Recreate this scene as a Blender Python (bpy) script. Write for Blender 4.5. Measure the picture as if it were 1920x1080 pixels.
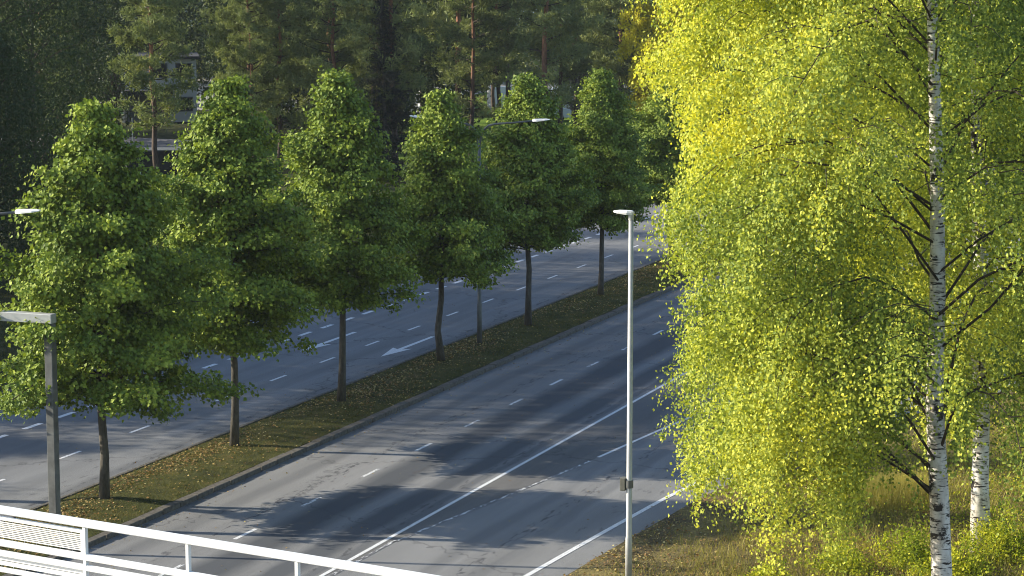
import bpy, math, numpy as np
from mathutils import Vector
for o in list(bpy.data.objects): bpy.data.objects.remove(o)
S = bpy.context.scene
R = math.radians
# ---------------------------------------------------------------- camera
cd = bpy.data.cameras.new('camera'); cam = bpy.data.objects.new('camera', cd); S.collection.objects.link(cam)
cam.location = (0, 0, 15.6); cam.rotation_euler = (R(90-8.119), 0, R(21.166))
cd.sensor_width = 36; cd.lens = 84.4; cd.clip_start = 0.5; cd.clip_end = 8000
S.camera = cam
S.cycles.pixel_filter_type = 'BLACKMAN_HARRIS'; S.cycles.filter_width = 1.0
# ---------------------------------------------------------------- sky, sun, exposure
SUN_EL = R(24.0); sd = Vector((-1, -0.26, math.sqrt(1.0676)*math.tan(SUN_EL))).normalized()   # towards the sun
W = bpy.data.worlds.new('World'); S.world = W; W.use_nodes = True
nt = W.node_tree; bg = nt.nodes['Background']
sky = nt.nodes.new('ShaderNodeTexSky'); sky.sky_type = 'NISHITA'; sky.sun_disc = False
sky.sun_elevation = SUN_EL; sky.sun_rotation = math.atan2(sd.x, sd.y)
sky.air_density = 1.0; sky.dust_density = 1.0; sky.ozone_density = 2.5
nt.links.new(sky.outputs[0], bg.inputs[0]); bg.inputs[1].default_value = 0.13
sl = bpy.data.lights.new('sun', 'SUN'); so = bpy.data.objects.new('sun', sl); S.collection.objects.link(so)
sl.energy = 5.0; sl.angle = R(0.5); sl.color = (1.0, 0.90, 0.72)
so.rotation_euler = sd.to_track_quat('Z', 'Y').to_euler(); so.location = (-60, 0, 60)
S.view_settings.view_transform = 'Standard'; S.view_settings.look = 'None'
S.view_settings.exposure = 1.0; S.view_settings.gamma = 1; S.view_settings.use_curve_mapping = False

rng = np.random.default_rng(7)
col = S.collection
# ---------------------------------------------------------------- helpers
def tag(o, label=None, cat=None, group=None, kind=None):
    if label: o['label'] = label
    if cat: o['category'] = cat
    if group: o['group'] = group
    if kind: o['kind'] = kind
    return o
def empty(name, loc=(0, 0, 0), rz=0):
    o = bpy.data.objects.new(name, None); col.objects.link(o); o.location = loc; o.rotation_euler = (0, 0, rz); o.empty_display_size = 0.3
    return o
def mesh(name, V, F, mat, face_tone=None, smooth=False):
    V = np.asarray(V, np.float32); me = bpy.data.meshes.new(name)
    if isinstance(F, np.ndarray):
        n, k = F.shape
        me.vertices.add(len(V)); me.vertices.foreach_set('co', V.ravel())
        me.loops.add(n*k); me.loops.foreach_set('vertex_index', F.astype(np.int32).ravel())
        me.polygons.add(n); me.polygons.foreach_set('loop_start', np.arange(0, n*k, k, dtype=np.int32))
        me.update(calc_edges=True)
    else:
        me.from_pydata([tuple(map(float, v)) for v in V], [], [tuple(map(int, f)) for f in F]); me.update()
    if face_tone is not None:
        a = me.attributes.new('face_tone', 'FLOAT', 'FACE'); a.data.foreach_set('value', np.asarray(face_tone, np.float32))
    me.polygons.foreach_set('use_smooth', [smooth]*len(me.polygons))
    if mat: me.materials.append(mat)
    return me
def link(name, me, parent=None, loc=None, rz=0):
    o = bpy.data.objects.new(name, me); col.objects.link(o)
    if parent is not None: o.parent = parent
    if loc is not None: o.location = loc
    o.rotation_euler[2] = rz
    return o
class MB:
    """collects shapes into one mesh"""
    def __init__(s): s.V = []; s.F = []
    def add(s, V, F):
        b = len(s.V); s.V += [tuple(v) for v in V]; s.F += [tuple(i+b for i in f) for f in F]; return s
    def box(s, x0, x1, y0, y1, z0, z1, bev=0.0):
        if bev <= 0:
            V = [(x, y, z) for z in (z0, z1) for y in (y0, y1) for x in (x0, x1)]
            return s.add(V, [(0, 2, 3, 1), (4, 5, 7, 6), (0, 1, 5, 4), (2, 6, 7, 3), (0, 4, 6, 2), (1, 3, 7, 5)])
        b = bev; V = []
        rings = [(z0, b), (z0+b, 0), (z1-b, 0), (z1, b)]
        for z, i in rings:
            V += [(x0+b+i*.0, y0+i, z), (x1-b, y0+i, z), (x1-i, y0+b, z), (x1-i, y1-b, z), (x1-b, y1-i, z), (x0+b, y1-i, z), (x0+i, y1-b, z), (x0+i, y0+b, z)]
        F = [tuple(range(7, -1, -1)), tuple(range(24, 32))]
        for k in range(3):
            for j in range(8):
                a = k*8+j; c = k*8+(j+1) % 8; F.append((a, c, c+8, a+8))
        return s.add(V, F)
    def tube(s, pts, rad, n=10, cap=True):
        pts = [Vector(p) for p in pts]; rad = rad if hasattr(rad, '__len__') else [rad]*len(pts)
        V = []; F = []; ref = None
        for i, p in enumerate(pts):
            d = (pts[min(i+1, len(pts)-1)]-pts[max(i-1, 0)]).normalized()
            if ref is None: ref = d.orthogonal().normalized()
            ref = (ref-d*ref.dot(d)).normalized(); b = d.cross(ref)
            for j in range(n):
                a = 2*math.pi*j/n; V.append(p+(ref*math.cos(a)+b*math.sin(a))*rad[i])
        for i in range(len(pts)-1):
            for j in range(n):
                F.append((i*n+j, i*n+(j+1) % n, (i+1)*n+(j+1) % n, (i+1)*n+j))
        if cap: F += [tuple(range(n-1, -1, -1)), tuple(range((len(pts)-1)*n, len(pts)*n))]
        return s.add(V, F)
    def prism(s, poly, z0, z1):
        n = len(poly); V = [(x, y, z0) for x, y in poly]+[(x, y, z1) for x, y in poly]
        return s.add(V, [tuple(range(n-1, -1, -1)), tuple(range(n, 2*n))]+[(i, (i+1) % n, n+(i+1) % n, n+i) for i in range(n)])
    def mesh(s, name, mat, smooth=False): return mesh(name, s.V, s.F, mat, smooth=smooth)
    def build(s, name, mat, parent=None, loc=None, rz=0, smooth=False): return link(name, s.mesh(name, mat, smooth), parent, loc, rz)

# ---------------------------------------------------------------- materials
def newmat(name):
    m = bpy.data.materials.new(name); m.use_nodes = True; n = m.node_tree; p = n.nodes['Principled BSDF']
    return m, n, p
def nd(n, t, **k):
    x = n.nodes.new(t)
    for a, b in k.items(): setattr(x, a, b)
    return x
def coords(n, scale=(1, 1, 1), rot=(0, 0, 0)):
    g = nd(n, 'ShaderNodeNewGeometry'); m = nd(n, 'ShaderNodeMapping'); m.inputs['Scale'].default_value = scale; m.inputs['Rotation'].default_value = rot
    n.links.new(g.outputs['Position'], m.inputs[0]); return m.outputs[0]
def noise(n, vec, scale, detail=4, rough=.55):
    t = nd(n, 'ShaderNodeTexNoise'); t.inputs['Scale'].default_value = scale; t.inputs['Detail'].default_value = detail; t.inputs['Roughness'].default_value = rough
    if vec is not None: n.links.new(vec, t.inputs['Vector'])
    return t.outputs['Fac']
def ramp(n, fac, stops, interp='LINEAR'):
    r = nd(n, 'ShaderNodeValToRGB'); r.color_ramp.interpolation = interp; e = r.color_ramp.elements
    while len(e) < len(stops): e.new(0.5)
    for i, (p, c) in enumerate(stops):
        e[i].position = p; e[i].color = (*c, 1) if hasattr(c, '__len__') else (c, c, c, 1)
    n.links.new(fac, r.inputs[0]); return r.outputs[0]
def mix(n, fac, a, b, mode='MIX'):
    m = nd(n, 'ShaderNodeMix', data_type='RGBA', blend_type=mode)
    for s, v in ((m.inputs[0], fac), (m.inputs[6], a), (m.inputs[7], b)):
        if hasattr(v, 'is_output'): n.links.new(v, s)
        elif hasattr(v, '__len__'): s.default_value = (*v, 1)
        else: s.default_value = v
    return m.outputs[2]
def mth(n, op, a, b=0.0, c=0.0, clamp=False):
    m = nd(n, 'ShaderNodeMath', operation=op, use_clamp=clamp)
    for s, v in zip(m.inputs, (a, b, c)):
        if hasattr(v, 'is_output'): n.links.new(v, s)
        else: s.default_value = v
    return m.outputs[0]
def bump(n, p, h, strength, dist):
    b = nd(n, 'ShaderNodeBump'); b.inputs['Strength'].default_value = strength; b.inputs['Distance'].default_value = dist
    n.links.new(h, b.inputs['Height']); n.links.new(b.outputs[0], p.inputs['Normal'])
def simple(name, c, rough=.6, metal=0, var=.15, scale=6, spec=.3):
    m, n, p = newmat(name); f = noise(n, coords(n), scale)
    n.links.new(ramp(n, f, [(.3, tuple(x*(1-var) for x in c)), (.7, tuple(min(1, x*(1+var)) for x in c))]), p.inputs['Base Color'])
    p.inputs['Roughness'].default_value = rough; p.inputs['Metallic'].default_value = metal; p.inputs['Specular IOR Level'].default_value = spec
    return m
def leafmat(name, stops, trans=.4, nscale=.35, namp=.5, tcol=None, rough=.5):
    """per-leaf tone value + broad clump noise choose the leaf colour"""
    m, n, p = newmat(name)
    at = nd(n, 'ShaderNodeAttribute', attribute_name='face_tone').outputs['Fac']
    f = noise(n, coords(n), nscale, 3)
    v = mth(n, 'ADD', mth(n, 'MULTIPLY', at, 1-namp), mth(n, 'MULTIPLY', mth(n, 'MULTIPLY_ADD', f, 2.2, -.6, True), namp))
    c = ramp(n, v, stops)
    n.links.new(c, p.inputs['Base Color']); p.inputs['Roughness'].default_value = rough; p.inputs['Specular IOR Level'].default_value = .12
    tr = nd(n, 'ShaderNodeBsdfTranslucent'); tc = mix(n, 1.0, c, tcol or (1.25, 1.25, .6), 'MULTIPLY'); n.links.new(tc, tr.inputs[0])
    ms = nd(n, 'ShaderNodeMixShader'); ms.inputs[0].default_value = trans
    n.links.new(p.outputs[0], ms.inputs[1]); n.links.new(tr.outputs[0], ms.inputs[2]); n.links.new(ms.outputs[0], n.nodes['Material Output'].inputs[0])
    return m

def asphalt(name, base, tracks, warm=0.0, pits=()):
    m, n, p = newmat(name)
    g = nd(n, 'ShaderNodeNewGeometry'); sx = nd(n, 'ShaderNodeSeparateXYZ'); n.links.new(g.outputs['Position'], sx.inputs[0])
    long = coords(n, (1.0, .05, 1)); fine = coords(n, (1, 1, 1)); mid = coords(n, (1, .25, 1))
    c = ramp(n, noise(n, long, 1.1, 5), [(.3, base*.80), (.7, base*1.17)])
    c = mix(n, 1.0, c, ramp(n, noise(n, mid, .35, 4), [(.3, .86), (.7, 1.10)]), 'MULTIPLY')
    c = mix(n, .9, c, ramp(n, noise(n, fine, 34, 3, .7), [(.25, .52), (.5, 1.0), (.78, 1.55)]), 'MULTIPLY')
    c = mix(n, 1.0, c, (.97+.06*warm, 1.0, 1.04-.08*warm), 'MULTIPLY')
    wob = mth(n, 'MULTIPLY_ADD', noise(n, coords(n, (.3, .12, 1)), 1.4, 5), .9, -.45)
    X = mth(n, 'ADD', sx.outputs[0], wob)
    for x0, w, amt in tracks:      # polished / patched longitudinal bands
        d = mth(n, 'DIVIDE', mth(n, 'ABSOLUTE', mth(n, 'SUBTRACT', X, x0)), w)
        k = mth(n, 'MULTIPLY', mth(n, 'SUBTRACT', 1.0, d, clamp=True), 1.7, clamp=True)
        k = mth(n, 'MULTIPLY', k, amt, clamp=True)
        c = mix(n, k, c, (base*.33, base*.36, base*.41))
    # ravelled pits strung along the lanes
    pit = noise(n, coords(n, (2.2, .55, 1)), 2.6, 6, .7)
    lane = ramp(n, noise(n, coords(n, (.9, .02, 1)), 1.0, 2), [(.50, 0.), (.60, .6)])
    for x0 in pits:
        d = mth(n, 'ABSOLUTE', mth(n, 'SUBTRACT', X, x0)); lane = mth(n, 'MAXIMUM', lane, mth(n, 'SUBTRACT', 1.15, mth(n, 'MULTIPLY', d, 2.2), clamp=True))
    pm = mth(n, 'MULTIPLY', ramp(n, mth(n, 'ADD', pit, mth(n, 'MULTIPLY_ADD', lane, .10, -.10)), [(.535, 0.), (.575, 1.)]), lane)
    c = mix(n, mth(n, 'MULTIPLY', pm, .9), c, (base*.35, base*.35, base*.38))
    # transverse and wandering cracks
    v = nd(n, 'ShaderNodeTexVoronoi', feature='DISTANCE_TO_EDGE'); v.inputs['Scale'].default_value = 1
    wv = nd(n, 'ShaderNodeVectorMath', operation='ADD'); w2 = nd(n, 'ShaderNodeTexNoise'); w2.inputs['Scale'].default_value = 2.2; n.links.new(fine, w2.inputs['Vector'])
    sc = nd(n, 'ShaderNodeVectorMath', operation='SCALE'); sc.inputs['Scale'].default_value = .10; n.links.new(w2.outputs['Color'], sc.inputs[0])
    n.links.new(coords(n, (.07, .085, 1)), wv.inputs[0]); n.links.new(sc.outputs[0], wv.inputs[1]); n.links.new(wv.outputs[0], v.inputs['Vector'])
    ck = mth(n, 'MULTIPLY', ramp(n, v.outputs['Distance'], [(.0018, 1.), (.0045, 0.)]), .7)
    c = mix(n, ck, c, (base*.3, base*.3, base*.32))
    n.links.new(c, p.inputs['Base Color']); p.inputs['Roughness'].default_value = .82; p.inputs['Specular IOR Level'].default_value = .3
    bump(n, p, noise(n, fine, 60, 2), .5, .012)
    return m
def paint(name, wear):
    m, n, p = newmat(name)
    c = ramp(n, noise(n, coords(n), 18, 5, .7), [(.32, (.44, .45, .46)), (.6, (.70, .71, .72))])
    c = mix(n, ramp(n, noise(n, coords(n, (1, .4, 1)), 9, 6, .75), [(wear-.03, 1.), (wear+.03, 0.)]), c, (.10, .10, .105))
    n.links.new(c, p.inputs['Base Color']); p.inputs['Roughness'].default_value = .6
    return m
def groundmat(name, stops, scale=1.5, fine=14):
    m, n, p = newmat(name)
    a = noise(n, coords(n), scale, 6, .65); b = noise(n, coords(n), fine, 4, .7)
    v = mth(n, 'ADD', mth(n, 'MULTIPLY', a, .6), mth(n, 'MULTIPLY', b, .4))
    n.links.new(ramp(n, v, stops), p.inputs['Base Color']); p.inputs['Roughness'].default_value = .95; p.inputs['Specular IOR Level'].default_value = .1
    bump(n, p, b, .9, .05)
    return m
M = {}
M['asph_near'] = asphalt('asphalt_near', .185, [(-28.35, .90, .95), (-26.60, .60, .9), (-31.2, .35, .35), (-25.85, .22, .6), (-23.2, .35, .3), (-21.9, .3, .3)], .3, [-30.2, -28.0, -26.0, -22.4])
M['asph_far'] = asphalt('asphalt_far', .170, [(-36.5, .35, .3), (-38.2, .3, .2), (-41, .3, .2)], 0, [-36.6])
M['asph_rough'] = asphalt('asphalt_rough', .125, [(-24.4, .5, .3)], .8)
M['asph_path'] = simple('asphalt_path', (.16, .16, .17), .85, var=.2, scale=2)
M['paint'] = paint('road_paint', .36); M['paint_worn'] = paint('road_paint_worn', .54); M['paint_thin'] = paint('road_paint_thin', .455)
M['kerb'] = simple('kerb_granite', (.095, .087, .075), .85, var=.35, scale=9)
M['turf'] = groundmat('median_turf', [(.36, (.030, .026, .014)), (.47, (.050, .058, .018)), (.54, (.080, .080, .026)), (.66, (.14, .095, .040))], 1.0, 20)
M['verge'] = groundmat('verge_turf', [(.36, (.045, .036, .024)), (.46, (.10, .080, .044)), (.55, (.17, .14, .055)), (.66, (.25, .20, .08))], .7, 14)
M['lawn'] = groundmat('lawn', [(.34, (.05, .09, .012)), (.5, (.10, .17, .02)), (.66, (.16, .22, .03))], .3, 8)
M['forest'] = groundmat('forest_floor', [(.35, (.025, .03, .012)), (.5, (.05, .06, .02)), (.66, (.09, .085, .03))], .25, 5)
M['blade'] = leafmat('grass_blade', [(0, (.045, .06, .016)), (.5, (.095, .10, .026)), (.8, (.17, .14, .042)), (1, (.28, .24, .08))], .3, .6, .5)
M['dryblade'] = leafmat('dry_grass_blade', [(0, (.06, .075, .02)), (.4, (.22, .21, .055)), (.75, (.40, .34, .10)), (1, (.52, .42, .17))], .35, .25, .55)
M['litter'] = leafmat('fallen_leaf', [(0, (.11, .065, .028)), (.4, (.24, .14, .05)), (.75, (.36, .28, .10)), (1, (.50, .46, .24))], .1, .9, .3)
M['linden'] = leafmat('linden_leaf', [(0, (.050, .085, .022)), (.4, (.14, .205, .036)), (.75, (.30, .37, .055)), (1, (.48, .52, .11))], .19, .6, .30)
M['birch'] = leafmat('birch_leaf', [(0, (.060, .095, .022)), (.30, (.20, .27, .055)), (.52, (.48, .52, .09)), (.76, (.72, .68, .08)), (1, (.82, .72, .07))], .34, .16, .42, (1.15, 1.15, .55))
M['gold'] = leafmat('golden_birch_leaf', [(0, (.34, .33, .03)), (.5, (.60, .56, .05)), (1, (.78, .72, .10))], .45, .3, .4, (1.15, 1.1, .5))
M['pine'] = leafmat('pine_needle', [(0, (.060, .090, .045)), (.5, (.18, .22, .085)), (.85, (.33, .35, .12)), (1, (.46, .45, .16))], .25, .35, .5)
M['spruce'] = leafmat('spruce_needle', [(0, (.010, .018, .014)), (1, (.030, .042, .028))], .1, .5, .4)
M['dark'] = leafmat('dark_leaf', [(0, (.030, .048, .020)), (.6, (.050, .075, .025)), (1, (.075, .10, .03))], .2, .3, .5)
M['shrub'] = leafmat('shrub_leaf', [(0, (.08, .12, .015)), (.4, (.22, .28, .025)), (.7, (.55, .54, .05)), (1, (.70, .58, .06))], .42, .8, .35)
def barkmat(name, a, b, s=(1, 1, .3)):
    m, n, p = newmat(name); f = noise(n, coords(n, s), 9, 5, .7)
    n.links.new(ramp(n, f, [(.35, a), (.65, b)]), p.inputs['Base Color']); p.inputs['Roughness'].default_value = .9; bump(n, p, f, .8, .03); return m
M['bark'] = barkmat('linden_bark', (.040, .036, .028), (.105, .095, .075))
M['twig'] = barkmat('dark_twig', (.025, .018, .012), (.06, .045, .03))
m, n, p = newmat('pine_bark'); f = noise(n, coords(n, (1, 1, .35)), 8, 5, .7)
g = nd(n, 'ShaderNodeNewGeometry'); sx = nd(n, 'ShaderNodeSeparateXYZ'); n.links.new(g.outputs['Position'], sx.inputs[0])
lo = ramp(n, f, [(.35, (.035, .026, .02)), (.65, (.11, .075, .055))]); hi = ramp(n, f, [(.35, (.13, .055, .028)), (.65, (.30, .14, .07))])
n.links.new(mix(n, mth(n, 'MULTIPLY', mth(n, 'SUBTRACT', sx.outputs[2], 4.0), .2, clamp=True), lo, hi), p.inputs['Base Color']); p.inputs['Roughness'].default_value = .9
M['pinebark'] = m
m, n, p = newmat('birch_bark')
c = ramp(n, noise(n, coords(n, (2, 2, 1)), 3, 4), [(.35, (.50, .45, .39)), (.6, (.74, .71, .66))])
k1 = ramp(n, noise(n, coords(n, (1.3, 1.3, 9)), 2.3, 4, .6), [(.56, 0.), (.59, 1.)])
k2 = ramp(n, noise(n, coords(n, (1, 1, 1.6)), 1.5, 5, .7), [(.56, 0.), (.60, 1.)])
k3 = ramp(n, noise(n, coords(n, (3, 3, 30)), 2.0, 3, .6), [(.63, 0.), (.67, .8)])
c = mix(n, mth(n, 'MAXIMUM', mth(n, 'MAXIMUM', k1, k2), k3), c, (.030, .024, .020)); n.links.new(c, p.inputs['Base Color']); p.inputs['Roughness'].default_value = .7
M['birchbark'] = m
M['white'] = simple('white_painted_steel', (.70, .70, .68), .35, var=.04, scale=3, spec=.5)
M['galv'] = simple('galvanised_steel', (.42, .43, .42), .5, .35, var=.12, scale=5, spec=.5)
M['galvd'] = simple('weathered_galvanised_steel', (.13, .135, .13), .6, .3, var=.25, scale=4, spec=.4)
M['lamp'] = simple('lamp_housing', (.72, .72, .70), .4, var=.06, scale=8, spec=.5)
M['grey_box'] = simple('grey_box_paint', (.12, .12, .10), .6, var=.2)
M['dark_glass'] = simple('dark_glass', (.02, .023, .027), .15, var=.2, spec=.6)
M['concrete'] = simple('concrete', (.33, .32, .30), .85, var=.18, scale=2)
M['render'] = simple('pale_render', (.62, .63, .64), .8, var=.06, scale=.6)
M['clad'] = simple('grey_cladding', (.13, .14, .16), .7, var=.12, scale=1)
M['black'] = simple('black_boards', (.012, .012, .012), .7, var=.3, scale=2)
M['vwhite'] = simple('white_vehicle_paint', (.78, .79, .80), .3, var=.03, spec=.5)
M['rubber'] = simple('rubber', (.015, .015, .015), .8)
M['letter'] = simple('blue_grey_lettering', (.10, .13, .20), .6)
M['roof'] = simple('dark_roof', (.05, .05, .055), .8)
m, n, p = newmat('lake_water'); p.inputs['Base Color'].default_value = (.05, .07, .09, 1); p.inputs['Roughness'].default_value = .25
bump(n, p, noise(n, coords(n), .6, 4), .4, .3); M['water'] = m

# ---------------------------------------------------------------- road geometry
# world: +Y runs along the road away from the camera, X across it
def curve(pts, n=60):
    ys = np.array([q[1] for q in pts]); xs = np.array([q[0] for q in pts]); t = np.linspace(0, len(pts)-1, n)
    return np.interp(t, np.arange(len(pts)), xs), np.interp(t, np.arange(len(pts)), ys)
def smooth_curve(pts, n=80):
    P = np.array(pts, float); P = np.vstack([2*P[0]-P[1], P, 2*P[-1]-P[-2]]); out = []
    for i in range(1, len(P)-2):
        for t in np.linspace(0, 1, max(2, n//(len(P)-3)), endpoint=False):
            a, b, c, d = P[i-1], P[i], P[i+1], P[i+2]
            out.append(.5*((2*b)+(-a+c)*t+(2*a-5*b+4*c-d)*t*t+(-a+3*b-3*c+d)*t**3))
    out.append(P[-2]); return np.array(out)
def ribbon(name, line, w0, w1, z, mat, parent=None):
    """strip between offsets w0 and w1 (to the right) of a polyline"""
    L = np.asarray(line, float); d = np.gradient(L, axis=0); d /= np.linalg.norm(d, axis=1)[:, None]; nrm = np.c_[d[:, 1], -d[:, 0]]
    A = L+nrm*w0; B = L+nrm*w1; V = np.vstack([np.c_[A, np.full(len(A), z)], np.c_[B, np.full(len(B), z)]]); k = len(L)
    F = np.array([(i, k+i, k+i+1, i+1) for i in range(k-1)]); return link(name, mesh(name, V, F, mat), parent)
def sheet(name, poly, z, mat, parent=None):
    o = link(name, mesh(name, [(x, y, z) for x, y in poly], [tuple(range(len(poly)))], mat), parent); return o

g = sheet('ground', [(-1480, -380), (880, -380), (880, 2180), (-1480, 2180)], -.06, M['forest']); g['kind'] = 'structure'
wtr = sheet('lake', [(-900, 420), (-20, 420), (300, 600), (300, 2150), (-1450, 2150), (-1450, 700)], -.03, M['water']); wtr['kind'] = 'structure'
ROADEND = 330
far = sheet('far_carriageway', [(-46.4, -60), (-36.0, -60), (-36.0, ROADEND), (-46.4, ROADEND)], 0.0, M['asph_far']); far['kind'] = 'structure'
edge = smooth_curve([(-21.6, -60), (-21.6, 20), (-21.3, 45), (-20.74, 54.6), (-20.30, 61.1), (-19.94, 65.2), (-19.25, 69.4), (-18.2, 74), (-16.6, 79.5), (-14.0, 85.5), (-9.8, 91.5), (-4, 97), (4, 102), (40, 112)], 160)
med = -32.6
nb = [(-32.42, -60)]+[(x+.95, y) for x, y in edge]+[(40, 122), (0, 114), (-12, 116), (-17, 124), (-19.5, 140), (-20, ROADEND), (-32.42, ROADEND)]
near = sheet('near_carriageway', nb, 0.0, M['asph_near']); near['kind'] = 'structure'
gore = smooth_curve([(-25.3, 20), (-25.3, 52.8), (-25.15, 57.0), (-24.55, 61.5), (-23.74, 67.9), (-23.05, 74.3), (-22.1, 80.5), (-20.3, 86.5), (-17.5, 92)], 90)
gp = [(-25.45, 52.8)]+[tuple(q) for q in gore if q[1] > 52.9]+[(-18.5, 97), (-25.45, 97)]
o = sheet('worn_surface', gp, .004, M['asph_rough'], near); o['label'] = 'darker coarse asphalt between the two diverging white lines'
# longitudinal markings
def rect(name, x, w, y0, y1, z, mat, parent): return sheet(name, [(x-w/2, y0), (x+w/2, y0), (x+w/2, y1), (x-w/2, y1)], z, mat, parent)
dm = mesh('lane_dash', [(-.06, -.62, 0), (.06, -.62, 0), (.06, .62, 0), (-.06, .62, 0)], [(0, 1, 2, 3)], M['paint'])
dmt = mesh('lane_dash', [(-.055, -.6, 0), (.055, -.6, 0), (.055, .6, 0), (-.055, .6, 0)], [(0, 1, 2, 3)], M['paint_thin'])
for k in range(-3, 30): link('lane_dash', dmt if k % 3 else dm, near, (-29.30, 55.9+4.03*k, .004))
for k in range(-3, 30): link('lane_dash', dm, far, (-39.03, 62.95+4.27*k if k < 2 else 73.1+4.13*(k-2)+(-1.5 if 0 else 0), .004))
wm = mesh('edge_dash', [(-.10, -.52, 0), (.10, -.52, 0), (.10, .52, 0), (-.10, .52, 0)], [(0, 1, 2, 3)], M['paint'])
for k in range(-8, 60): link('edge_dash', wm, far, (-42.56, 64.35+2.03*k, .004))
rect('edge_line', -45.8, .14, -60, ROADEND, .004, M['paint'], far)
rect('solid_line', -25.52, .12, -60, 97, .008, M['paint'], near)
ribbon('edge_line', edge, -.075, .075, .008, M['paint'], near)
ribbon('worn_edge_line', [q for q in gore if 50 < q[1] < 68.2], -.055, .055, .008, M['paint_worn'], near)
ribbon('worn_edge_line', [q for q in gore if q[1] >= 68], -.06, .06, .008, M['paint'], near)
# lane arrows, pointing towards the camera
ar = [(0, 0), (.40, 2.05), (.10, 1.78), (.085, 5.1), (-.085, 5.1), (-.10, 1.78), (-.40, 2.05)]
am = mesh('lane_arrow', [(x, y, 0) for x, y in ar], [(0, 1, 2), (0, 2, 5), (0, 5, 6), (2, 3, 4, 5)], M['paint'])
a = link('lane_arrow', am, far, (-37.45, 82.8, .004)); a['label'] = 'straight white arrow in the lane beside the median'
a = link('lane_arrow', am, far, (-40.85, 82.7, .004)); a['label'] = 'straight white arrow in the middle lane'
# median strip with kerb stones
msx = [-36.0, -35.5, -34.9, -34.3, -33.7, -33.1, -32.72]; msz = [.03, .10, .15, .17, .17, .15, .13]
ys = np.arange(-60, ROADEND+.1, 1.0); V = []; 
for yy in ys:
    for x, z in zip(msx, msz): V.append((x, yy, z+(rng.uniform(-.02, .02) if -36 < x < -32.9 else 0)))
kx = len(msx); F = np.array([(i*kx+j, i*kx+j+1, (i+1)*kx+j+1, (i+1)*kx+j) for i in range(len(ys)-1) for j in range(kx-1)])
median = link('median_strip', mesh('median_strip', V, F, M['turf'], smooth=True)); median['kind'] = 'structure'
ks = MB().box(-.145, .145, -.485, .485, -.05, .145, .02).mesh('kerb_stone', M['kerb'])
ks2 = MB().box(-.145, .145, -.48, .475, -.05, .135, .025).mesh('kerb_stone', M['kerb'])
for k in range(96): 
    link('kerb_stone', ks if rng.random() < .6 else ks2, median, (-32.56+rng.uniform(-.012, .012), 38.5+k, rng.uniform(-.008, .004)), rng.uniform(-.012, .012))
mb = MB(); [mb.box(-32.70, -32.42, 134.5+k, 135.47+k, -.05, .14) for k in range(0, 190)]
o = mb.build('kerb_stones', M['kerb'], median); o['kind'] = 'stuff'
fk = MB().box(-.07, .07, -.485, .485, -.05, .07, .015).mesh('kerb_stone', M['kerb'])
for k in range(96): link('kerb_stone', fk, median, (-36.03+rng.uniform(-.01, .01), 38.5+k, 0), rng.uniform(-.01, .01))
# far side of the road: kerb and lawn
fs = sheet('roadside_lawn', [(-60, -60), (-46.55, -60), (-46.55, ROADEND), (-60, ROADEND)], .05, M['turf']); fs['kind'] = 'structure'
mb = MB(); [mb.box(-46.60, -46.38, -10+k, -10.02+k+.98, -.05, .12) for k in range(300)]
o = mb.build('kerb_stones', M['kerb'], fs); o['kind'] = 'stuff'
lw = sheet('sunlit_lawn', [(-84, 160), (-62, 160), (-40, 200), (-40, 240), (-96, 240), (-92, 190)], -.02, M['lawn']); lw['kind'] = 'structure'
pth = sheet('side_street', [(-125, 164), (-93, 161), (-90, 171), (-122, 176)], -.01, M['asph_path']); pth['kind'] = 'structure'
lw2 = sheet('grass_strip', [(-125, 150), (-80, 139), (-78, 146), (-93, 160.8), (-125, 163.8)], -.02, M['lawn']); lw2['kind'] = 'structure'
yard = sheet('yard', [(-150, 204), (-30, 204), (-30, 260), (-150, 260)], -.03, M['asph_path']); yard['kind'] = 'structure'; yard.data.materials[0] = M['concrete']
# verge on the right, gently uneven
def vergez(x, y): return .02+.10*np.sin(x*.8+1.3)*np.sin(y*.55)+.12*np.clip((x+17)/6, 0, 1)+.05*np.sin(x*2.3+y*1.7)
ex = edge[:, 0]+.95; ey = edge[:, 1]
keep = ey < 100
yy = np.arange(30, 100, .8); x0 = np.interp(yy, ey[keep], ex[keep]); V = []; nx = 40
for y, xa in zip(yy, x0):
    for j in range(nx):
        x = xa-.05+(j/(nx-1))**1.3*(26-xa); V.append((x, y, vergez(x, y)*min(1, j*.25)+.012))
F = np.array([(i*nx+j, i*nx+j+1, (i+1)*nx+j+1, (i+1)*nx+j) for i in range(len(yy)-1) for j in range(nx-1)])
vg = link('verge', mesh('verge', V, F, M['verge'], smooth=True)); vg['kind'] = 'structure'

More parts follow.
